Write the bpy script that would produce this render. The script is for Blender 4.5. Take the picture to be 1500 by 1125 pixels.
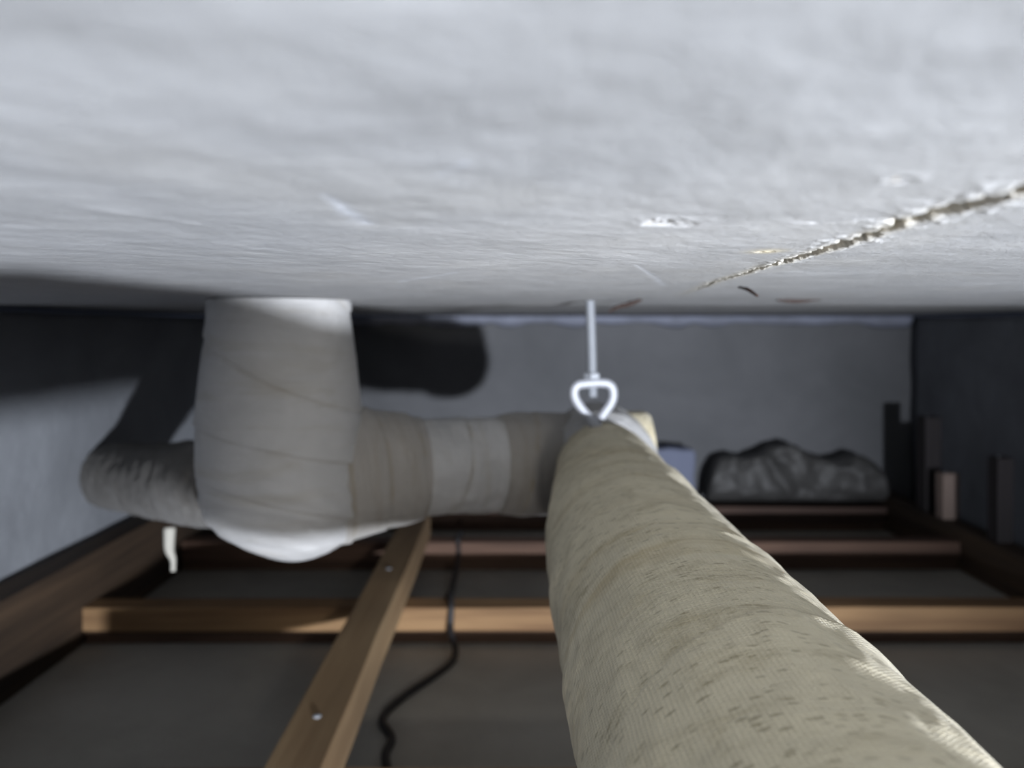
import bpy, bmesh, math, random
import numpy as np
random.seed(7); rng = np.random.default_rng(7)
S = bpy.context.scene
for o in list(bpy.data.objects): bpy.data.objects.remove(o)
C = S.collection
PI = math.pi

# ------------------------------------------------------------------ camera, world, lights, exposure
cd = bpy.data.cameras.new('camera'); cam = bpy.data.objects.new('camera', cd); C.objects.link(cam)
cam.location = (0, 0, 0); cam.rotation_euler = (PI/2, 0, 0)
cd.sensor_width = 36; cd.lens = 25.9; cd.shift_x = .0033; cd.shift_y = -.0563
cd.clip_start = .003; cd.clip_end = 20
cd.dof.use_dof = True; cd.dof.focus_distance = .24; cd.dof.aperture_fstop = 9.5
S.camera = cam
S.view_settings.view_transform = 'Standard'; S.view_settings.look = 'None'
S.view_settings.gamma = 1; S.view_settings.exposure = .55; S.view_settings.use_curve_mapping = False
w = bpy.data.worlds.new('world'); S.world = w; w.use_nodes = True
w.node_tree.nodes['Background'].inputs[0].default_value = (.55, .66, 1, 1)
w.node_tree.nodes['Background'].inputs[1].default_value = .02

def lamp(name, loc, power, color, radius, kind='POINT', target=None, spot=None, blend=.6):
    d = bpy.data.lights.new(name, kind); d.energy = power; d.color = color; d.shadow_soft_size = radius
    o = bpy.data.objects.new(name, d); C.objects.link(o); o.location = loc
    if target:
        from mathutils import Vector
        o.rotation_euler = (Vector(target)-Vector(loc)).to_track_quat('-Z', 'Y').to_euler()
    if kind == 'SPOT':
        d.spot_size = math.radians(spot); d.spot_blend = blend
    return o
lamp('work_lamp', (.47, -.74, -.236), 122.0, (.86, .91, 1.0), .018, 'SPOT', (-.10, .52, -.07), 84, .9)
lamp('fill_spot', (.02, -.18, -.13), 4.5, (1.0, .96, .90), .014, 'SPOT', (.32, 1.56, -.20), 66, .55)  # added fill near the camera; cone narrowed to leave the left wall dark

# ------------------------------------------------------------------ helpers
def tag(o, label=None, cat=None, group=None, kind=None):
    if label: o['label'] = label
    if cat: o['category'] = cat
    if group: o['group'] = group
    if kind: o['kind'] = kind
    return o
def empty(name, loc, label, cat, group=None):
    o = bpy.data.objects.new(name, None); C.objects.link(o); o.location = loc
    o.empty_display_size = .02
    return tag(o, label, cat, group)
def mesh_obj(name, verts, faces, mat, parent=None, smooth=True, uvs=None, attr=None):
    """verts in world coordinates; uvs per vertex"""
    me = bpy.data.meshes.new(name)
    v = np.asarray(verts, dtype=float)
    if parent is not None: v = v - np.array(parent.location)
    me.from_pydata(v.tolist(), [], [tuple(int(i) for i in f) for f in faces])
    me.materials.append(mat)
    if smooth: me.polygons.foreach_set('use_smooth', [True]*len(me.polygons))
    if uvs is not None:
        ul = me.uv_layers.new(name='UVMap')
        idx = np.zeros(len(me.loops), dtype=np.int32); me.loops.foreach_get('vertex_index', idx)
        ul.data.foreach_set('uv', np.asarray(uvs, dtype=np.float32)[idx].ravel())
    if attr is not None:
        for k, a in attr.items():
            at = me.attributes.new(k, 'FLOAT', 'POINT'); at.data.foreach_set('value', np.asarray(a, dtype=np.float32).ravel())
    me.update()
    o = bpy.data.objects.new(name, me); C.objects.link(o)
    if parent is not None: o.parent = parent
    return o
def h3(ix, iy, iz):
    n = (ix.astype(np.int64)*374761393 + iy.astype(np.int64)*668265263 + iz.astype(np.int64)*2147483647*3 + 1013904223) & 0xFFFFFFFF
    n = ((n ^ (n >> 13)) * 1274126177) & 0xFFFFFFFF
    n = (n ^ (n >> 16)) & 0xFFFFFF
    return n/float(0xFFFFFF)
def vn(x, y, z=0.0):
    x = np.asarray(x, float); y = np.asarray(y, float)+0*x; z = np.zeros_like(x)+z
    ix, iy, iz = np.floor(x), np.floor(y), np.floor(z)
    fx, fy, fz = x-ix, y-iy, z-iz
    fx, fy, fz = [f*f*(3-2*f) for f in (fx, fy, fz)]
    r = 0
    for a in (0, 1):
        for b in (0, 1):
            for c in (0, 1):
                r = r + h3(ix+a, iy+b, iz+c)*(fx if a else 1-fx)*(fy if b else 1-fy)*(fz if c else 1-fz)
    return r*2-1
def fbm(x, y, z=0.0, o=4):
    r = 0; a = 1; t = 0
    for k in range(o):
        r = r + a*vn(np.asarray(x)*2**k+k*17.3, np.asarray(y)*2**k-k*9.1, np.asarray(z)*2**k); t += a; a *= .5
    return r/t
def sstep(a, b, x):
    t = np.clip((np.asarray(x, float)-a)/(b-a), 0, 1); return t*t*(3-2*t)
def grid_faces(nu, nv, closed=False):
    i = np.arange(nu-1)[:, None]; n = nv if closed else nv-1
    j = np.arange(n)[None, :]; j2 = (j+1) % nv
    return np.stack([(i*nv+j), (i*nv+j2), ((i+1)*nv+j2), ((i+1)*nv+j)], -1).reshape(-1, 4)
def bevel_box(name, lo, hi, mat, parent=None, bev=.002, jitter=0.0, seg=14, wob=.0012, seed=0):
    """sawn timber: rounded-edge bar, lengthwise subdivided and slightly uneven"""
    lo = np.array(lo, float); hi = np.array(hi, float); d = hi-lo; ax = int(np.argmax(d))
    ot = [k for k in range(3) if k != ax]
    prof = []
    for (sx, sy) in ((0, 0), (1, 0), (1, 1), (0, 1)):
        cx = bev if sx == 0 else d[ot[0]]-bev; cy = bev if sy == 0 else d[ot[1]]-bev
        a0 = {(0, 0): PI, (1, 0): 1.5*PI, (1, 1): 0, (0, 1): .5*PI}[(sx, sy)]
        for k in range(3):
            a = a0+k*PI/4; prof.append((cx+bev*math.cos(a), cy+bev*math.sin(a)))
    n = len(prof); V = []
    ss = [0, bev*.6]+list(np.linspace(bev*3, d[ax]-bev*3, seg))+[d[ax]-bev*.6, d[ax]]
    for k, s in enumerate(ss):
        sh = .75*bev if k in (0, len(ss)-1) else 0
        for (p, q) in prof:
            v = np.zeros(3); v[ax] = lo[ax]+s
            p2 = p+(sh if p < d[ot[0]]/2 else -sh); q2 = q+(sh if q < d[ot[1]]/2 else -sh)
            wv = wob*fbm(np.array([s*7.0+seed]), np.array([(p > d[ot[0]]/2)*3.0+seed]), 0, 2)[0]
            wq = wob*fbm(np.array([s*6.0-seed]), np.array([(q > d[ot[1]]/2)*3.0-seed]), 5, 2)[0]
            v[ot[0]] = lo[ot[0]]+p2+wv; v[ot[1]] = lo[ot[1]]+q2+wq; V.append(v)
    F = [tuple(f) for f in grid_faces(len(ss), n, True)]
    F.append(tuple(range(n))[::-1]); F.append(tuple((len(ss)-1)*n+k for k in range(n)))
    uv = [(v[ax], v[ot[0]]+v[ot[1]]) for v in V]
    o = mesh_obj(name, V, F, mat, parent, smooth=False, uvs=uv)
    bm = bmesh.new(); bm.from_mesh(o.data); bmesh.ops.recalc_face_normals(bm, faces=bm.faces); bm.to_mesh(o.data); bm.free()
    return o
def tube(name, path, rad, mat, parent=None, nv=48, disp=None, res=None, up=(0, 0, 1), cap=True, attr=None):
    """path: points; resampled by Catmull-Rom; rad(s) -> radius; disp(s, ang) -> extra radius"""
    P = np.array(path, float)
    if res:
        Q = np.vstack([2*P[0]-P[1], P, 2*P[-1]-P[-2]]); out = []
        seg = len(P)-1; per = max(2, res//seg)
        for k in range(seg):
            p0, p1, p2, p3 = Q[k:k+4]
            for t in np.linspace(0, 1, per, endpoint=False):
                out.append(.5*((2*p1)+(-p0+p2)*t+(2*p0-5*p1+4*p2-p3)*t*t+(-p0+3*p1-3*p2+p3)*t**3))
        out.append(P[-1]); P = np.array(out)
    T = np.gradient(P, axis=0); T /= np.linalg.norm(T, axis=1)[:, None]
    s = np.concatenate([[0], np.cumsum(np.linalg.norm(np.diff(P, axis=0), axis=1))])
    n = len(P); N = np.zeros_like(P); u = np.array(up, float)
    u = u-T[0]*np.dot(u, T[0]); u /= np.linalg.norm(u)
    for k in range(n):
        u = u-T[k]*np.dot(u, T[k]); u /= np.linalg.norm(u); N[k] = u
    B = np.cross(T, N)
    a = np.linspace(0, 2*PI, nv, endpoint=False)
    r = np.array([rad(x) for x in s])[:, None]+np.zeros((1, nv))
    if disp is not None: r = r+disp(s[:, None]+0*a[None, :], a[None, :]+0*s[:, None])
    V = P[:, None, :]+r[..., None]*(np.cos(a)[None, :, None]*N[:, None, :]+np.sin(a)[None, :, None]*B[:, None, :])
    V = V.reshape(-1, 3)
    F = [tuple(f) for f in grid_faces(n, nv, True)]
    if cap: F.append(tuple(range(nv))[::-1]); F.append(tuple((n-1)*nv+k for k in range(nv)))
    rm = float(np.mean(r))
    # angle folded (0..pi..0) keeps the weave continuous at the back
    uv = np.stack([s[:, None]+0*a[None, :], (np.abs(a-PI)[None, :])*rm+0*s[:, None]], -1).reshape(-1, 2)
    at = {k: f(s[:, None]+0*a[None, :], a[None, :]+0*s[:, None]) for k, f in attr.items()} if attr else None
    return mesh_obj(name, V, F, mat, parent, uvs=uv, attr=at)

# ------------------------------------------------------------------ materials
class NT:
    def __init__(s, name):
        s.m = bpy.data.materials.new(name); s.m.use_nodes = True; s.t = s.m.node_tree; s.b = s.t.nodes['Principled BSDF']
    def n(s, ty, **kw):
        x = s.t.nodes.new(ty)
        for k, v in kw.items():
            if k.startswith('_'): setattr(x, k[1:], v)
            else: x.inputs[k.replace('__', ' ')].default_value = v
        return x
    def l(s, a, b): s.t.links.new(a, b)
    def coord(s, which='Object', scale=(1, 1, 1), rot=(0, 0, 0)):
        c = s.n('ShaderNodeTexCoord'); m = s.n('ShaderNodeMapping'); m.inputs['Scale'].default_value = scale; m.inputs['Rotation'].default_value = rot
        s.l(c.outputs[which], m.inputs[0]); return m.outputs[0]
    def noise(s, co, scale, detail=4, rough=.6, dist=0):
        x = s.n('ShaderNodeTexNoise', Scale=scale, Detail=detail, Roughness=rough, Distortion=dist); s.l(co, x.inputs['Vector']); return x.outputs['Fac']
    def ramp(s, f, stops):
        x = s.n('ShaderNodeValToRGB'); e = x.color_ramp.elements
        while len(e) < len(stops): e.new(.5)
        for k, (p, c) in enumerate(stops): e[k].position = p; e[k].color = (*c, 1) if len(c) == 3 else c
        s.l(f, x.inputs[0]); return x.outputs[0]
    def mix(s, f, a, b, mode='MIX'):
        x = s.n('ShaderNodeMix', _data_type='RGBA', _blend_type=mode)
        for v, i in ((f, 0), (a, 6), (b, 7)):
            if hasattr(v, 'links'): s.l(v, x.inputs[i])
            else: x.inputs[i].default_value = v if i == 0 else (*v, 1)
        return x.outputs[2]
    def math(s, op, a, b=0.0):
        x = s.n('ShaderNodeMath', _operation=op)
        for v, i in ((a, 0), (b, 1)):
            if hasattr(v, 'links'): s.l(v, x.inputs[i])
            else: x.inputs[i].default_value = v
        return x.outputs[0]
    def bump(s, f, strength, dist, prev=None):
        x = s.n('ShaderNodeBump', Strength=strength, Distance=dist); s.l(f, x.inputs['Height'])
        if prev: s.l(prev, x.inputs['Normal'])
        s.l(x.outputs[0], s.b.inputs['Normal']); return x.outputs[0]
    def base(s, c, rough=.8, metal=0, spec=.3):
        if hasattr(c, 'links'): s.l(c, s.b.inputs['Base Color'])
        else: s.b.inputs['Base Color'].default_value = (*c, 1)
        s.b.inputs['Roughness'].default_value = rough; s.b.inputs['Metallic'].default_value = metal
        s.b.inputs['Specular IOR Level'].default_value = spec
        return s.m

def m_concrete():
    t = NT('slab_concrete'); co = t.coord()
    a = t.noise(co, 38, 6, .62); b = t.noise(co, 9, 4, .6, .6); fine = t.noise(t.coord(scale=(260, 420, 300)), 3, 5, .7)
    c = t.ramp(a, [(.3, (.385, .39, .40)), (.55, (.47, .475, .485)), (.75, (.54, .545, .55))])
    c = t.mix(t.ramp(b, [(.35, (0, 0, 0)), (.7, (.55, .55, .55))]), c, (.42, .42, .42))
    c = t.mix(t.math('MULTIPLY', fine, .35), c, (.33, .33, .33))
    at = t.n('ShaderNodeAttribute', _attribute_name='crack')
    grit = t.noise(co, 900, 3, .7)
    dirt = t.ramp(grit, [(.42, (.02, .015, .01)), (.56, (.09, .07, .05)), (.70, (.60, .55, .46))])
    c = t.mix(at.outputs['Fac'], c, dirt)
    at2 = t.n('ShaderNodeAttribute', _attribute_name='stain')
    c = t.mix(at2.outputs['Fac'], c, (.52, .45, .30))
    at3 = t.n('ShaderNodeAttribute', _attribute_name='chalk'); c = t.mix(at3.outputs['Fac'], c, (.72, .76, .84))
    m = t.base(c, .85, spec=.25)
    n = t.bump(t.noise(co, 160, 6, .65), .6, .0008)
    n = t.bump(t.noise(t.coord(scale=(1, 2.2, 1)), 700, 4, .6), .7, .00035, n)
    # faint trowel scratches
    sc = t.noise(t.coord(scale=(1200, 60, 60), rot=(0, 0, .6)), 1, 2, .5)
    t.bump(t.ramp(sc, [(.72, (0, 0, 0)), (.8, (1, 1, 1))]), .25, .0003, n)
    return m
def m_plaster(name, col, dark, sc=6):
    t = NT(name); co = t.coord()
    c = t.mix(t.ramp(t.noise(co, sc, 5, .6, .4), [(.38, (0, 0, 0)), (.7, (1, 1, 1))]), col, dark)
    c = t.mix(t.math('MULTIPLY', t.noise(co, 60, 4, .7), .3), c, dark)
    m = t.base(c, .9, spec=.15); t.bump(t.noise(co, 45, 5, .65), .5, .003); return m
def m_cloth(name, col, stain, speck=1.0, col2=None):
    t = NT(name); uv = t.coord('UV')
    co = t.coord()
    c = t.mix(t.ramp(t.noise(co, 26, 4, .6, .5), [(.35, (0, 0, 0)), (.75, (1, 1, 1))]), col, col2 or tuple(x*.86 for x in col))
    # glue / damp stains along the tape edge
    st = t.noise(t.coord('UV', scale=(46, 9, 1), rot=(0, 0, .35)), 1, 5, .65, .4)
    c = t.mix(t.ramp(st, [(.52, (0, 0, 0)), (.74, (.7, .7, .7))]), c, stain)
    if speck:
        v = t.n('ShaderNodeTexVoronoi', Scale=1.0, Randomness=1.0); t.l(t.coord('UV', scale=(480, 190, 1), rot=(0, 0, .5)), v.inputs['Vector'])
        d = t.ramp(v.outputs['Distance'], [(.22, (1, 1, 1)), (.36, (0, 0, 0))])
        msk = t.ramp(t.noise(t.coord('UV', scale=(18, 14, 1)), 1, 4, .6), [(.34, (0, 0, 0)), (.52, (1, 1, 1))])
        sel = t.n('ShaderNodeSeparateColor'); t.l(v.outputs['Color'], sel.inputs[0])
        pick = t.math('GREATER_THAN', sel.outputs[0], .52)
        f = t.math('MULTIPLY', t.math('MULTIPLY', t.math('MULTIPLY', d, msk), pick), min(.9, .55*speck))
        c = t.mix(f, c, (.20, .16, .08))
        sm = t.noise(t.coord('UV', scale=(70, 30, 1), rot=(0, 0, .45)), 1, 6, .75, .8)
        c = t.mix(t.ramp(sm, [(.50, (0, 0, 0)), (.70, (.6, .6, .6))]), c, (.32, .26, .14))
    at = t.n('ShaderNodeAttribute', _attribute_name='grime')
    c = t.mix(at.outputs['Fac'], c, (.24, .19, .11))
    m = t.base(c, .82, spec=.25)
    t.b.inputs['Sheen Weight'].default_value = .15
    # woven threads
    w1 = t.n('ShaderNodeTexWave', Scale=1, Distortion=.6, _bands_direction='X'); w1.inputs['Detail'].default_value = 1
    t.l(t.coord('UV', scale=(230, 230, 1)), w1.inputs['Vector'])
    w2 = t.n('ShaderNodeTexWave', Scale=1, Distortion=.6, _bands_direction='Y'); w2.inputs['Detail'].default_value = 1
    t.l(t.coord('UV', scale=(230, 230, 1)), w2.inputs['Vector'])
    wv = t.math('MAXIMUM', w1.outputs['Fac'], w2.outputs['Fac'])
    n = t.bump(wv, .8, .0003)
    n = t.bump(t.noise(t.coord('UV', scale=(120, 22, 1), rot=(0, 0, .4)), 1, 5, .6, .3), .75, .0022, n)
    cr = t.noise(t.coord('UV', scale=(260, 60, 1), rot=(0, 0, .55)), 1, 3, .6, 1.2)
    rid = t.math('ABSOLUTE', t.math('SUBTRACT', cr, .5))
    crm = t.ramp(t.noise(t.coord('UV', scale=(14, 11, 1)), 1, 3, .5), [(.42, (0, 0, 0)), (.6, (1, 1, 1))])
    t.bump(t.math('MULTIPLY', t.ramp(rid, [(0, (1, 1, 1)), (.06, (0, 0, 0))]), crm), .45, .0007, n)
    return m
def m_wood(name, a, b, ax='X'):
    t = NT(name)
    sc = {'X': (2.5, 60, 60), 'Y': (60, 2.5, 60), 'Z': (60, 60, 2.5)}[ax]
    co = t.coord(scale=sc)
    g = t.noise(co, 1, 6, .62, .5)
    c = t.ramp(g, [(.32, b), (.6, a)])
    big = t.noise(t.coord(scale=tuple(max(1, s/18) for s in sc)), 2.2, 3, .5)
    c = t.mix(t.ramp(big, [(.42, (0, 0, 0)), (.66, (.75, .75, .75))]), c, tuple(x*.5 for x in b))
    m = t.base(c, .72, spec=.3); t.bump(g, .4, .001); return m
def m_plain(name, col, rough=.5, metal=0, spec=.4, nz=80, amt=.25, bumpd=.0004):
    t = NT(name); co = t.coord()
    c = t.mix(t.math('MULTIPLY', t.noise(co, nz, 4, .6), amt*2), col, tuple(x*.55 for x in col))
    m = t.base(c, rough, metal, spec); t.bump(t.noise(co, nz*3, 3, .6), .3, bumpd); return m

M_slab = m_concrete()
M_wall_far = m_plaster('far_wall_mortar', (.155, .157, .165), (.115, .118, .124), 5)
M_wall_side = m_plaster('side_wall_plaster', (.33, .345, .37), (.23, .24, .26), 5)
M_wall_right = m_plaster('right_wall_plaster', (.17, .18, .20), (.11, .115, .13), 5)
M_mortar = m_plaster('mortar_fillet', (.30, .32, .40), (.2, .21, .25), 14)
M_board = m_plaster('board_back_paper', (.42, .395, .345), (.33, .31, .27), 7)
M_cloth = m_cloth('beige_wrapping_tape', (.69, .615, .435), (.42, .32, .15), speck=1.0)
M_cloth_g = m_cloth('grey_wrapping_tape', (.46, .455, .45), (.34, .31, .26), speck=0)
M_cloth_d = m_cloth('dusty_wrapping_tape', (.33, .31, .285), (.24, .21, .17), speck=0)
M_cloth_b = m_cloth('shaded_brown_wrapping_tape', (.12, .108, .092), (.085, .07, .055), speck=0)  # tape of the side branch, shadow put into its colour
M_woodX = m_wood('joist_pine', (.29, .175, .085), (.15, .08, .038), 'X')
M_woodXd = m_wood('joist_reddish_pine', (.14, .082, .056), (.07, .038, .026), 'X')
M_woodXl = m_wood('shade_strip_brown', (.13, .075, .045), (.06, .035, .025), 'X')  # dark tone for the band of shade painted under the joists
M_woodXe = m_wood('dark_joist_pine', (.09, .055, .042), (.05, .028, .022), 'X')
M_woodY = m_wood('batten_pine', (.36, .25, .14), (.25, .16, .085), 'Y')
M_woodYd = m_wood('side_joist_pine', (.085, .055, .034), (.035, .024, .017), 'Y')
M_woodZ = m_wood('hanger_pine', (.30, .23, .20), (.2, .15, .12), 'Z')
M_woodZd = m_wood('dark_hanger_pine', (.04, .034, .036), (.02, .018, .018), 'Z')
M_zinc = m_plain('zinc_steel', (.33, .345, .37), .5, .3, .5, 200, .15, .0002)
M_steel = m_plain('galvanised_hanger', (.40, .41, .44), .5, .2, .5, 150, .08, .0002)
M_cable = m_plain('black_cable', (.018, .017, .018), .5, 0, .4)
M_twig = m_plain('brown_splinter', (.055, .036, .03), .8, 0, .2, 300, .3)
M_foam = m_plain('pale_foam', (.19, .21, .29), .85, 0, .2, 50, .12)
M_bag = m_plain('grey_plastic_sheet', (.07, .068, .066), .55, 0, .4, 18, .3)
M_box = m_plain('dark_rubber', (.05, .05, .06), .7, 0, .3)
M_pale = m_plain('pale_tape', (.5, .48, .42), .8, 0, .2)

# ------------------------------------------------------------------ the concrete slab overhead
H = .022
def slab():
    ny, nx = 620, 720
    ys = np.concatenate([np.geomspace(.03, 1.60, ny)])
    # x spacing: dense round the axis and the crack
    ys = np.concatenate([np.geomspace(.03, .095, 90)[:-1], np.geomspace(.095, .34, 520)[:-1], np.geomspace(.34, 1.60, 240)])
    xs = np.concatenate([-np.geomspace(.03, 1.0, 250)[::-1], np.linspace(-.03, .022, 40)[1:-1], np.linspace(.022, .076, 110)[:-1],
                         np.linspace(.076, .104, 120)[:-1], np.linspace(.104, .13, 34)[:-1], np.geomspace(.13, 1.05, 80)])
    ny, nx = len(ys), len(xs)
    X, Y = np.meshgrid(xs, ys)
    z = np.full_like(X, H)
    z += .0007*fbm(X*18, Y*18, 0, 3)+.00022*fbm(X*120, Y*120, 3, 3)
    # crack running away from the camera
    cx = np.interp(Y, [.03, .117, .134, .166, .216, .256, .35, .495, .7], [.0850, .0822, .0815, .0852, .0902, .0925, .100, .117, .14])+.0014*fbm(Y*60, Y*0+2, 0, 4)
    cw = np.interp(Y, [.05, .12, .166, .216, .256, .33, .5], [.0042, .0036, .0027, .0019, .0014, .0009, .0004])*(.85+.45*vn(Y*130, Y*0)+.35*vn(Y*420, Y*0))
    cw = np.clip(cw+.0009*fbm(X*500, Y*420, 9, 3), .0002, None)
    d = np.abs(X-cx)
    prof = 1-sstep(cw*.55, cw*1.15, d)
    strength = (1-sstep(.30, .58, Y))
    z += .0042*prof*strength*(.72+.5*fbm(X*600, Y*420, 4, 3))
    # crumbled lips beside the crack
    lip = np.exp(-((d-cw*1.7)/(cw*1.0+.0006))**2)
    z -= .0006*lip*strength*np.clip(.35+1.2*fbm(X*420, Y*330, 7, 3), 0, 1.4)
    crack = prof*strength*(1-.72*sstep(.16, .30, Y))
    crack = crack*np.clip(.85+.9*fbm(X*520, Y*260, 12, 3), 0, 1)
    # chipped hollows
    def pit(px, py, rx, ry, rot, depth, k):
        nonlocal z, crack
        c, s = math.cos(rot), math.sin(rot)
        u = ((X-px)*c+(Y-py)*s)/rx; v = (-(X-px)*s+(Y-py)*c)/ry
        e = np.sqrt(u*u+v*v)+.55*fbm(X*260, Y*200, k, 3)
        p = 1-sstep(.45, 1.0, e)
        z = z+depth*p*(.5+1.1*fbm(X*700, Y*520, k+3, 2))
        z = z-depth*.25*np.exp(-((e-1.1)/.25)**2)
        crack = np.maximum(crack, p*np.clip(fbm(X*800, Y*420, k+8, 3)*2.4+.15, 0, 1))
    pit(.0345, .157, .0068, .0055, .25, .0011, 20)
    pit(.0575, .1085, .0026, .0022, 0, .0008, 21)
    pit(.0665, .158, .0075, .0007, .12, .0007, 22)
    pit(.0750, .214, .0032, .0030, 0, .0007, 23)
    stain = np.exp(-(((X-.075)/.005)**2+((Y-.214)/.006)**2))*.8
    stain = np.maximum(stain, .05*sstep(.1, .6, fbm(X*22, Y*16, 31, 3)))
    stain = np.maximum(stain, np.exp(-(d/.004)**2)*.4*strength)
    # raised trowel ridge patch left of the middle
    r = np.exp(-(((X+.072-.35*(Y-.15))/.0022)**2))*sstep(.13, .14, Y)*(1-sstep(.155, .17, Y))
    z -= .0003*r
    chalk = np.zeros_like(X)
    def mark(p, q2, wd, k=1.0):
        nonlocal chalk, z
        p = np.array(p); q2 = np.array(q2); dv = q2-p; L = np.hypot(*dv)
        u = ((X-p[0])*dv[0]+(Y-p[1])*dv[1])/L; v = (-(X-p[0])*dv[1]+(Y-p[1])*dv[0])/L
        m = np.exp(-(v/(wd*(.3+.7*np.clip(u/L, 0, 1))))**2)*sstep(-.001, .001, u)*(1-sstep(L-.001, L+.001, u))
        chalk = np.maximum(chalk, m*k*np.clip(.8+fbm(X*300, Y*300, 50, 2), 0, 1)); z = z+.00012*m
    mark((-.0105, .110), (-.0055, .0995), .0004, .75)
    mark((-.0100, .1135), (-.0050, .117), .0003, .5)
    mark((-.0310, .1235), (-.0310, .1600), .0026, .5)
    mark((-.0385, .127), (-.0300, .133), .0006, .45)
    mark((.045, .26), (.085, .40), .0025, .35)
    mark((-.13, .33), (-.08, .36), .002, .3)
    mark((-.02, .300), (-.055, .37), .003, .35)
    # the slab steps up beyond a rough lip
    edge = .735+.012*fbm(X*9, X*0, 3, 3)
    z -= .0012*np.exp(-((Y-edge+.03)/.03)**2)
    z += .0035*sstep(edge, edge+.03, Y)
    V = np.stack([X, Y, z], -1).reshape(-1, 3)
    F = grid_faces(ny, nx)[:, ::-1]
    n0 = len(V)
    # body of the slab above
    x0, x1, y0, y1, zt = xs[0], xs[-1], ys[0], ys[-1], .16
    V = np.vstack([V, [[x0, y0, zt], [x1, y0, zt], [x1, y1, zt], [x0, y1, zt],
                       [x0, -1.0, H], [x1, -1.0, H], [x1, -1.0, zt], [x0, -1.0, zt], [x0, y0, H], [x1, y0, H]]])
    Fl = F.tolist()+[[n0, n0+1, n0+2, n0+3], [n0+8, n0+4, n0+5, n0+9], [n0+4, n0+7, n0+6, n0+5], [n0, n0+7, n0+6, n0+1][::-1],
                     [n0+3, n0+2, (ny-1)*nx+nx-1, (ny-1)*nx],
                     [0, (ny-1)*nx, n0+3, n0], [nx-1, n0+1, n0+2, ny*nx-1], [n0+4, n0+8, n0, n0+7], [n0+5, n0+6, n0+1, n0+9]]
    pad = np.zeros(10)
    o = mesh_obj('ceiling', V, Fl, M_slab, smooth=True, attr={'crack': np.concatenate([crack.ravel(), pad]), 'stain': np.concatenate([stain.ravel(), pad]), 'chalk': np.concatenate([chalk.ravel(), pad])})
    tag(o, 'pale rough concrete slab overhead with a crumbling crack at the right', kind='structure')
slab()

# ------------------------------------------------------------------ walls, back of the false ceiling
YW, XL, XR, ZB = 1.56, -.60, .85, -.412
def wall(name, axis, pos, a0, a1, z0, z1, thick, mat, label, amp=.006, seed=0):
    na, nz = 90, 40
    A, Z = np.meshgrid(np.linspace(a0, a1, na), np.linspace(z0, z1, nz), indexing='ij')
    d = amp*fbm(A*5+seed, Z*7, seed, 4)
    sgn = {'far': 1, 'left': -1, 'right': 1}[axis]
    fr = (pos+np.abs(d)*sgn); bk = np.full_like(A, pos+sgn*thick)
    st = (lambda D: np.stack([A, D, Z], -1)) if axis == 'far' else (lambda D: np.stack([D, A, Z], -1))
    V = np.vstack([st(fr).reshape(-1, 3), st(bk).reshape(-1, 3)]); g = grid_faces(na, nz); N = na*nz
    F = g.tolist()+(g[:, ::-1]+N).tolist()
    ring = [i*nz for i in range(na)]+[(na-1)*nz+j for j in range(1, nz)]+[i*nz+nz-1 for i in range(na-2, -1, -1)]+[j for j in range(nz-2, 0, -1)]
    for k in range(len(ring)):
        a, b = ring[k], ring[(k+1) % len(ring)]; F.append([a, b, b+N, a+N])
    o = mesh_obj(name, V, F, mat, smooth=True)
    bm = bmesh.new(); bm.from_mesh(o.data); bmesh.ops.recalc_face_normals(bm, faces=bm.faces); bm.to_mesh(o.data); bm.free()
    tag(o, label, kind='structure'); return o
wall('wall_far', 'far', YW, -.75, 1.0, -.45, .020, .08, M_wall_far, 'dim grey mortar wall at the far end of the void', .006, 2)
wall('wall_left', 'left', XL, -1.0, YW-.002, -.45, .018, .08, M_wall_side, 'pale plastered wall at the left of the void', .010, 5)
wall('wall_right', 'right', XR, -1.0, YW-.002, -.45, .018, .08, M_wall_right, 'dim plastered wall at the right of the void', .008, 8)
# mortar fillet where the slab meets the far wall
def fillet():
    n = 120; xs = np.linspace(XL+.005, XR-.005, n); prof = [(0, .0215), (.022, .0215), (.020, .012), (.010, .004), (0, -.001)]
    V = []
    for x in xs:
        k = .7+.5*abs(vn(np.array([x*14]), np.array([1.0]))[0])
        for (dy, z) in prof: V.append((x, YW+.004-dy*k, z if z > .02 else .0215-(.0215-z)*k))
    F = grid_faces(n, len(prof)).tolist()
    o = mesh_obj('trim_1', V, F, M_mortar, smooth=True); tag(o, 'uneven bluish grey mortar fillet along the top of the far wall', kind='structure')
    sm = o.modifiers.new('s', 'SOLIDIFY'); sm.thickness = .002
fillet()
o = bevel_box('floor', (XL+.002, .56, ZB-.012), (XR-.002, YW-.002, ZB), M_board, bev=.001, wob=.0004)
tag(o, 'grey brown back of the ceiling board lying under the wooden joists', kind='structure')

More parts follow.
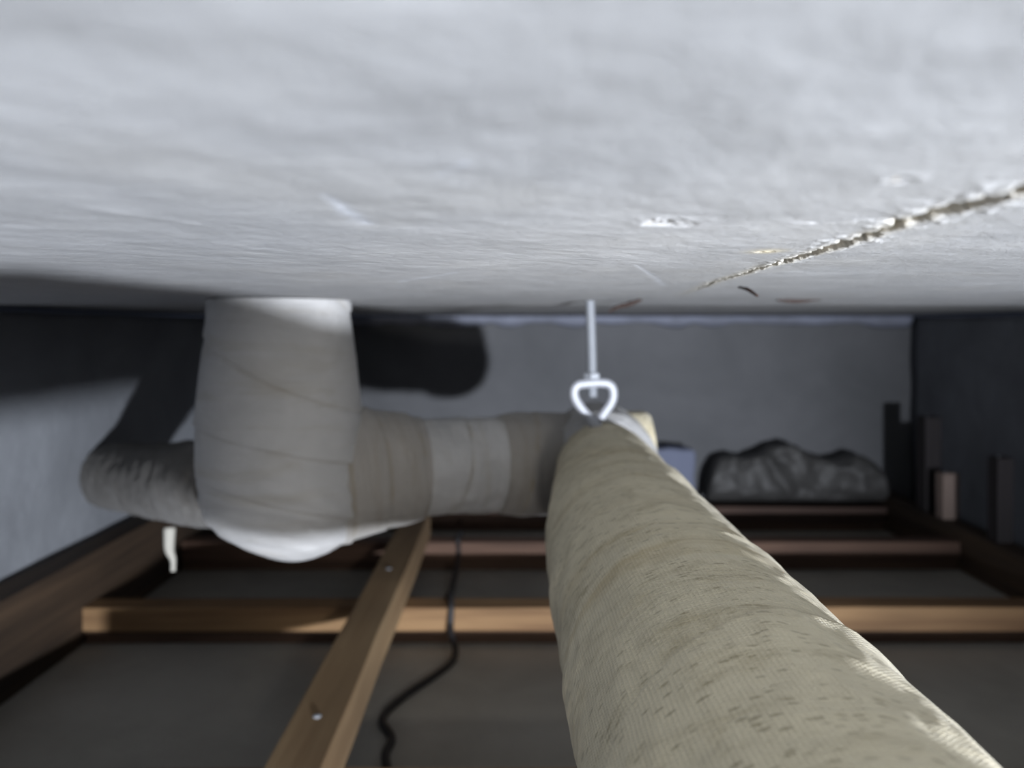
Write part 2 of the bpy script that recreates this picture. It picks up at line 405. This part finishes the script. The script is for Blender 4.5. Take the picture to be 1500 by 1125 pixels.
# ------------------------------------------------------------------ wooden framework
def timber(name, lo, hi, mat, label, group=None, nails=(), seed=0, bev=.002, cat='joist'):
    e = empty(name, ((lo[0]+hi[0])/2, (lo[1]+hi[1])/2, lo[2]), label, cat, group)
    bevel_box('beam', lo, hi, mat, e, bev=bev, seed=seed)
    for (x, y) in nails:
        nail(x, y, hi[2], e)
    return e
def nail(x, y, z, e, r=.0035):
    a = np.linspace(0, 2*PI, 14, endpoint=False); V = []
    for (rr, zz) in ((r, -.001), (r, .0008), (r*.6, .0015), (r*.2, .0017)):
        for k in a: V.append((x+rr*math.cos(k), y+rr*math.sin(k), z+zz))
    F = grid_faces(4, 14, True).tolist(); F.append([3*14+k for k in range(14)])
    mesh_obj('nail', V, F, M_zinc, e)
ZT = -.362
def joist(y, mat, matd, label, seed):
    e = empty('ceiling_joist', (.1, y, ZB), label, 'joist', 'crosswise joists')
    bevel_box('beam', (-.5495, y, -.393), (.7585, y+.036, ZT), mat, e, seed=seed)
    bevel_box('shade_strip', (-.5495, y+.008, ZB+.0005), (.7585, y+.030, -.3932), matd, e, seed=seed+1, bev=.0015)  # added strip, coloured dark to give the joist a shaded lower edge
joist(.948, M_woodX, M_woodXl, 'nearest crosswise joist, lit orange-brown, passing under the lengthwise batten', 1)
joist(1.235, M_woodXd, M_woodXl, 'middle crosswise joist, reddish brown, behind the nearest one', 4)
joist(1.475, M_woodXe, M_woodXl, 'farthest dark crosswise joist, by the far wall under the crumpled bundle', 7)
timber('side_joist', (.7595, .50, ZB+.0005), (.80, 1.545, -.343), M_woodYd, 'dark wooden joist running along the right wall', seed=9)
timber('side_joist', (-.592, .50, ZB+.0005), (-.5505, 1.545, -.300), M_woodYd, 'tall brown wooden joist running along the left wall', seed=11)
timber('wooden_batten', (-.1765, .36, ZT+.0006), (-.134, 1.27, -.318), M_woodY, 'light brown batten with nail heads running lengthwise over the crosswise joists', seed=13,
       nails=[(-.157, .965), (-.156, .60), (-.158, 1.24)], cat='batten')
timber('hatch_trimmer', (-.548, .575, ZB+.0005), (.757, .605, ZT), M_woodX, 'wooden trimmer at the near edge of the board, below the frame', seed=15)

# upright wooden hangers along the right joist
def upright(x, y, z0, wx, wy, h, mat, label, lean=0):
    e = empty('wooden_hanger', (x, y, z0), label, 'wooden hanger', 'upright stubs along the right wall')
    bevel_box('post', (x-wx/2, y-wy/2, z0+.0005), (x+wx/2, y+wy/2, z0+h), mat, e, bev=.0015, seg=5)
    nail(x-wx*.1, y, z0+h, e, .002)
    e.rotation_euler = (0, lean, 0)
upright(.783, 1.315, -.343, .030, .022, .082, M_woodZ, 'small pale pinkish wooden stub on the right-hand joist')
upright(.784, 1.375, -.343, .030, .030, .175, M_woodZd, 'dark upright stub just behind the pale one by the right wall')
upright(.784, 1.175, -.343, .026, .026, .135, M_woodZd, 'dark upright stub nearest the camera by the right wall')

# ------------------------------------------------------------------ wrapped pipes
def wrap_disp(pitch, step, wr, seed, sgn=1):
    def f(s, a):
        ph = (s/pitch+sgn*a/(2*PI)+.03*np.sin(a*2+s*30)) % 1.0
        saw = step*(ph**.6)*(1-sstep(.985, 1, ph))
        ca, sa = np.cos(a)*2, np.sin(a)*2
        return saw+wr*fbm(s*26+seed, ca*1.3+sa, sa*1.3+seed, 4)+wr*.5*fbm(s*70+ca*1.5, sa*3, seed+ca, 3)
    return f
def seam(pitch, sgn=1, wid=.03, amt=.7, seed=0):
    def f(s, a):
        ph = (s/pitch+sgn*a/(2*PI)+.03*np.sin(a*2+s*30)) % 1.0
        line = np.maximum(1-sstep(0, wid, ph), sstep(1-wid*.6, 1, ph))
        return amt*line*np.clip(.4+fbm(s*40, np.cos(a)*4, np.sin(a)*4+seed, 3)*1.6, 0, 1)
    return f
def lut(pts):
    x = [p[0] for p in pts]; y = [p[1] for p in pts]
    return lambda s: float(np.interp(s, x, y))

mp = empty('wrapped_drain_pipe', (.073, .3, -.134), 'beige cloth-taped drain pipe coming towards the camera, speckled brown', 'pipe')
tube('pipe_run', [(.073, -.14, -.136), (.073, .05, -.135), (.073, .25, -.134), (.073, .40, -.134), (.076, .50, -.132), (.083, .60, -.129), (.085, .665, -.128)],
     lut([(0, .0505), (.45, .0505), (.60, .0500), (.72, .0445), (.83, .0400)]), M_cloth, mp, nv=260, res=900,
     disp=wrap_disp(.088, .0019, .0014, 3, -1), attr={'grime': seam(.088, -1, .018, .75, 2)})
# tee fitting at the far end, taped over
tube('pipe_tee', [(.083, .652, -.128), (.085, .665, -.128), (.087, .70, -.129), (.088, .745, -.130), (.088, .765, -.130)],
     lut([(0, .041), (.012, .050), (.06, .053), (.10, .051), (.113, .030)]), M_cloth_g, mp, nv=96, res=90,
     disp=wrap_disp(.05, .0012, .0020, 8), attr={'grime': seam(.05, 1, .06, .6, 5)})
tube('pipe_socket', [(.060, .700, -.129), (.035, .694, -.129), (.006, .686, -.128), (-.010, .682, -.128)],
     lut([(0, .046), (.05, .047), (.062, .046), (.075, .043)]), M_cloth_d, mp, nv=80, res=40, up=(0, 0, 1),
     disp=wrap_disp(.04, .0010, .0014, 12), attr={'grime': seam(.04, 1, .1, .6, 6)})
tube('tee_stub', [(.085, .712, -.126), (.11, .712, -.126), (.132, .712, -.126), (.138, .712, -.126)], lut([(0, .043), (.045, .044), (.050, .041), (.053, .030)]), M_cloth, mp, nv=90, res=50,
     disp=wrap_disp(.03, .0010, .0020, 17), attr={'grime': seam(.03, 1, .1, .4, 15)})

rp = empty('riser_pipe', (-.187, .60, -.122), 'grey taped vertical pipe dropping from the slab into a bend at the left', 'pipe')
# riser with its rounded, taped foot
def riser():
    prof = [(.0225, .0545), (.005, .0555), (-.02, .0590), (-.055, .0625), (-.068, .0632), (-.072, .0650), (-.10, .0662), (-.125, .0668), (-.145, .0645),
            (-.160, .0560), (-.172, .044), (-.181, .030), (-.187, .016), (-.189, .004)]
    zs = np.array([p[0] for p in prof]); rs = np.array([p[1] for p in prof])
    t = np.linspace(0, 1, 220)
    cum = np.concatenate([[0], np.cumsum(np.hypot(np.diff(zs), np.diff(rs)))]); cum /= cum[-1]
    z = np.interp(t, cum, zs); r = np.interp(t, cum, rs)
    ker = np.ones(9)/9
    zp = np.convolve(np.pad(z, 4, 'edge'), ker, 'valid'); rpd = np.convolve(np.pad(r, 4, 'edge'), ker, 'valid')
    nv = 140; a = np.linspace(0, 2*PI, nv, endpoint=False)
    Z = zp[:, None]+0*a; R = rpd[:, None]+0*a; A = a[None, :]+0*Z
    tilt = 1-sstep(-.19, -.02, Z)
    ph = ((.03-Z)/.060+.42*np.cos(A+2.8)+.30*np.sin(Z*30)) % 1.0
    dd = .0018*(ph**.5)*(1-sstep(.975, 1, ph))*(R/.06)
    dd = dd+.0012*fbm(Z*22, np.cos(A)*2.2, np.sin(A)*2.2, 4)*(R/.06)
    # folds swept round the foot
    fold = np.sin((Z+.02*np.cos(A-1.1)*1.5)*420+3*fbm(Z*12, np.cos(A), np.sin(A), 2))
    dd = dd+.0006*fold*sstep(-.09, -.14, Z)*(R/.06)
    R = R+dd
    cx = -.186+.006*sstep(-.05, -.15, Z)+.008*sstep(-.15, -.185, Z)
    X = cx+R*np.cos(A); Y = .60+R*np.sin(A)*.96
    V = np.stack([X, Y, Z+.0], -1).reshape(-1, 3)
    F = grid_faces(220, nv, True).tolist(); F.append([219*nv+k for k in range(nv)]); F.append(list(range(nv))[::-1])
    uv = np.stack([Z, np.abs(A-PI)*.06], -1).reshape(-1, 2)
    line = (np.maximum(1-sstep(0, .05, ph), sstep(.97, 1, ph))*.18*np.clip(.5+fbm(Z*30, np.cos(A)*3, np.sin(A)*3, 3)*1.5, 0, 1))
    mesh_obj('riser', V, F, M_cloth_g, rp, uvs=uv, attr={'grime': line})
riser()
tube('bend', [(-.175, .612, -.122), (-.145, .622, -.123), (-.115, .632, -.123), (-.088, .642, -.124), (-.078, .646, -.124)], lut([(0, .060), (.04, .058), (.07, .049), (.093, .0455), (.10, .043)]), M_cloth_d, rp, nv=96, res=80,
     disp=wrap_disp(.03, .0016, .0018, 21, -1), attr={'grime': seam(.03, -1, .12, .5, 7)})
tube('cross_pipe', [(-.085, .643, -.124), (-.05, .662, -.125), (-.03, .671, -.126), (-.0115, .677, -.127)], lut([(0, .0405), (.1, .0425)]), M_cloth_g, rp, nv=120, res=120,
     disp=wrap_disp(.05, .0016, .0020, 30, 1), attr={'grime': seam(.05, 1, .08, .5, 9)})
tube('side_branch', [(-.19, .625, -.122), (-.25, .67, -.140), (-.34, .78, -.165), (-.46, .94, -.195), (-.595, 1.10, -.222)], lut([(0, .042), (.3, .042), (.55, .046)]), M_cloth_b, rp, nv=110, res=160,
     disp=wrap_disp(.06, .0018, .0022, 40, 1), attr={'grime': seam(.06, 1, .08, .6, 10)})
tube('tape_tail', [(-.345, .75, -.205), (-.343, .745, -.225), (-.338, .742, -.235), (-.337, .74, -.246)], lut([(0, .006), (.02, .005), (.035, .0025)]), M_pale, rp, nv=10, res=18)

# ------------------------------------------------------------------ hanger
hg = empty('pipe_hanger', (.075, .635, H), 'galvanised threaded rod with a pear-shaped wire loop holding the beige pipe', 'pipe hanger')
def thread_disp(s, a): return .00045*np.sin((s/.0014+a/(2*PI))*2*PI)
hx, hy = .0712, .632
tube('threaded_rod', [(hx-.0015, hy, .0255), (hx, hy, -.02), (hx+.0008, hy, -.0605)], lambda s: .0040, M_zinc, hg, nv=16, res=360, disp=thread_disp)
# two nuts above the loop
def hexnut(z0, z1, r):
    V = []; rings = [(z0, r*.55), (z0, r*.9), (z0+.0008, r), (z1-.0008, r), (z1, r*.9), (z1, r*.55)]
    for (z, rr) in rings:
        for k in range(6):
            a = k*PI/3+.3; V.append((hx+.0004+rr*math.cos(a), hy+rr*math.sin(a), z))
    F = grid_faces(6, 6, True).tolist(); return V, F
V, F = hexnut(-.0450, -.0398, .0072); mesh_obj('nut', V, F, M_zinc, hg, smooth=False)
lp = [(0, -.084), (.004, -.081), (.0065, -.079), (.0095, -.0745), (.0150, -.0665), (.0172, -.0600), (.0165, -.0530), (.0125, -.0492), (.006, -.0483), (0, -.0485),
      (-.006, -.0490), (-.0125, -.0500), (-.0160, -.0540), (-.0160, -.0600), (-.0130, -.0660), (-.0075, -.0735), (-.0025, -.0785), (.001, -.0825), (.0045, -.0865)]
tube('loop', [(hx+.001+x, hy-.0022+.0030*(k/len(lp)-.5)*-1.6, z) for k, (x, z) in enumerate(lp)], lambda s: .0040, M_steel, hg, nv=20, res=220)
tube('loop_end', [(hx-.003, hy-.005, -.0775), (hx+.001, hy-.0055, -.0830), (hx+.0055, hy-.0055, -.0868)], lut([(0, .0040), (.006, .0046), (.012, .0036)]), M_steel, hg, nv=18, res=14)

# ------------------------------------------------------------------ splinters stuck to the slab
def splinter(p, label, r=.0013):
    o = tube('wood_splinter', p, lut([(0, r*.5), (.01, r), (.03, r*.35)]), M_twig, None, nv=9, res=24, disp=lambda s, a: r*.35*fbm(s*300, np.cos(a)*2, np.sin(a)*2, 2))
    tag(o, label, 'wood splinter', 'splinters on the slab')
splinter([(.1255, .402, .0215), (.1275, .392, .0195), (.130, .385, .0160)], 'thin brown splinter poking out of the slab at the end of the crack', .0010)
splinter([(.1085, .60, .0220), (.098, .601, .0180), (.090, .602, .0160), (.082, .603, .0120)], 'brown splinter hanging off the slab just right of the threaded rod', .0022)
splinter([(.222, .61, .0225), (.235, .611, .0212), (.247, .612, .0212), (.260, .612, .0225)], 'brown flake lying flat along the slab, rightmost of the splinters', .0022)

# ------------------------------------------------------------------ cable
o = tube('black_cable', [(-.080, 1.30, -.4077), (-.081, 1.282, -.385), (-.082, 1.268, -.3575), (-.085, 1.236, -.3575), (-.084, 1.226, -.385), (-.088, 1.10, -.4077), (-.084, .995, -.390), (-.080, .982, -.3575), (-.074, .950, -.3575),
      (-.074, .938, -.385), (-.068, .90, -.4077), (-.116, .81, -.4075), (-.131, .765, -.4077), (-.116, .73, -.4077), (-.117, .70, -.4075), (-.108, .67, -.4077), (-.095, .655, -.4075), (-.075, .65, -.405), (-.06, .635, -.4077), (-.062, .615, -.4077)],
      lambda s: .0042, M_cable, None, nv=14, res=260)
tag(o, 'black cable snaking over the joists and board between batten and beige pipe', 'cable')

# ------------------------------------------------------------------ things by the far wall
def crumpled(name, x0, x1, y0, y1, z0, top, mat, seed, amp, n=70):
    """closed cushion-like lump: superellipse section swept along x, with folds"""
    nv = 64; V = []
    xs = np.linspace(0, 1, n)
    for t in xs:
        e = max(0.0, 1-abs(2*t-1)**9)**.5
        h = top(t)*e; d = (y1-y0)*(.35+.65*e)
        for k in range(nv):
            a = 2*PI*k/nv; ca, sa = math.cos(a), math.sin(a)
            cy = math.copysign(abs(ca)**.55, ca); cz = math.copysign(abs(sa)**.55, sa)
            V.append((x0+(x1-x0)*t, (y0+y1)/2+cy*d/2, z0+max(h, .002)*(cz+1)/2))
    V = np.array(V); x, y, z = V.T
    f = 1-np.abs(fbm(x*14+z*10+seed, z*9-x*4, y*6, 3))*2.4
    f2 = 1-np.abs(fbm(x*34-z*22+seed, z*26, y*10+4, 3))*2
    rel = np.clip((z-z0)/.02, 0, 1)
    V[:, 1] -= amp*(f+.4*f2)*rel; V[:, 2] += amp*.35*f2*rel
    F = grid_faces(n, nv, True).tolist(); F.append(list(range(nv))[::-1]); F.append([(n-1)*nv+k for k in range(nv)])
    return mesh_obj(name, V, F, mat)
bg = crumpled('crumpled_bundle', (.400), .765, 1.475, 1.535, ZT+.008, lambda t: .086+.022*math.exp(-((t-.42)/.16)**2)+.006*math.sin(t*17), M_bag, 3, .016)
tag(bg, 'crumpled grey plastic-wrapped bundle lying on the farthest joist by the wall', 'bundle')
def lumpy_box(name, lo, hi, mat, seed, label, cat):
    n = 9; lo = np.array(lo); hi = np.array(hi)
    bm = bmesh.new(); bmesh.ops.create_cube(bm, size=1.0)
    bmesh.ops.subdivide_edges(bm, edges=bm.edges[:], cuts=n, use_grid_fill=True)
    V = np.array([v.co[:] for v in bm.verts])
    # round the edges
    W = V*2; r = .12
    core = np.clip(W, -1+r, 1-r); dlt = W-core; ln = np.linalg.norm(dlt, axis=1)[:, None]; W = np.where(ln > 1e-6, core+dlt/np.maximum(ln, 1e-6)*r, W)
    P = (lo+hi)/2+W/2*(hi-lo)
    nz = fbm(P[:, 0]*40+seed, P[:, 1]*40, P[:, 2]*40, 3)[:, None]
    P = P+(P-(lo+hi)/2)*nz*.10; P[:, 2] = np.maximum(P[:, 2], lo[2])
    for v, p in zip(bm.verts, P): v.co = p
    me = bpy.data.meshes.new(name); bm.to_mesh(me); bm.free(); me.materials.append(mat)
    me.polygons.foreach_set('use_smooth', [True]*len(me.polygons))
    o = bpy.data.objects.new(name, me); C.objects.link(o); return tag(o, label, cat)
lumpy_box('foam_block', (.285, 1.476, ZT+.001), (.375, 1.515, -.246), M_foam, 1, 'pale bluish foam block on the farthest joist just right of the beige pipe', 'foam block')
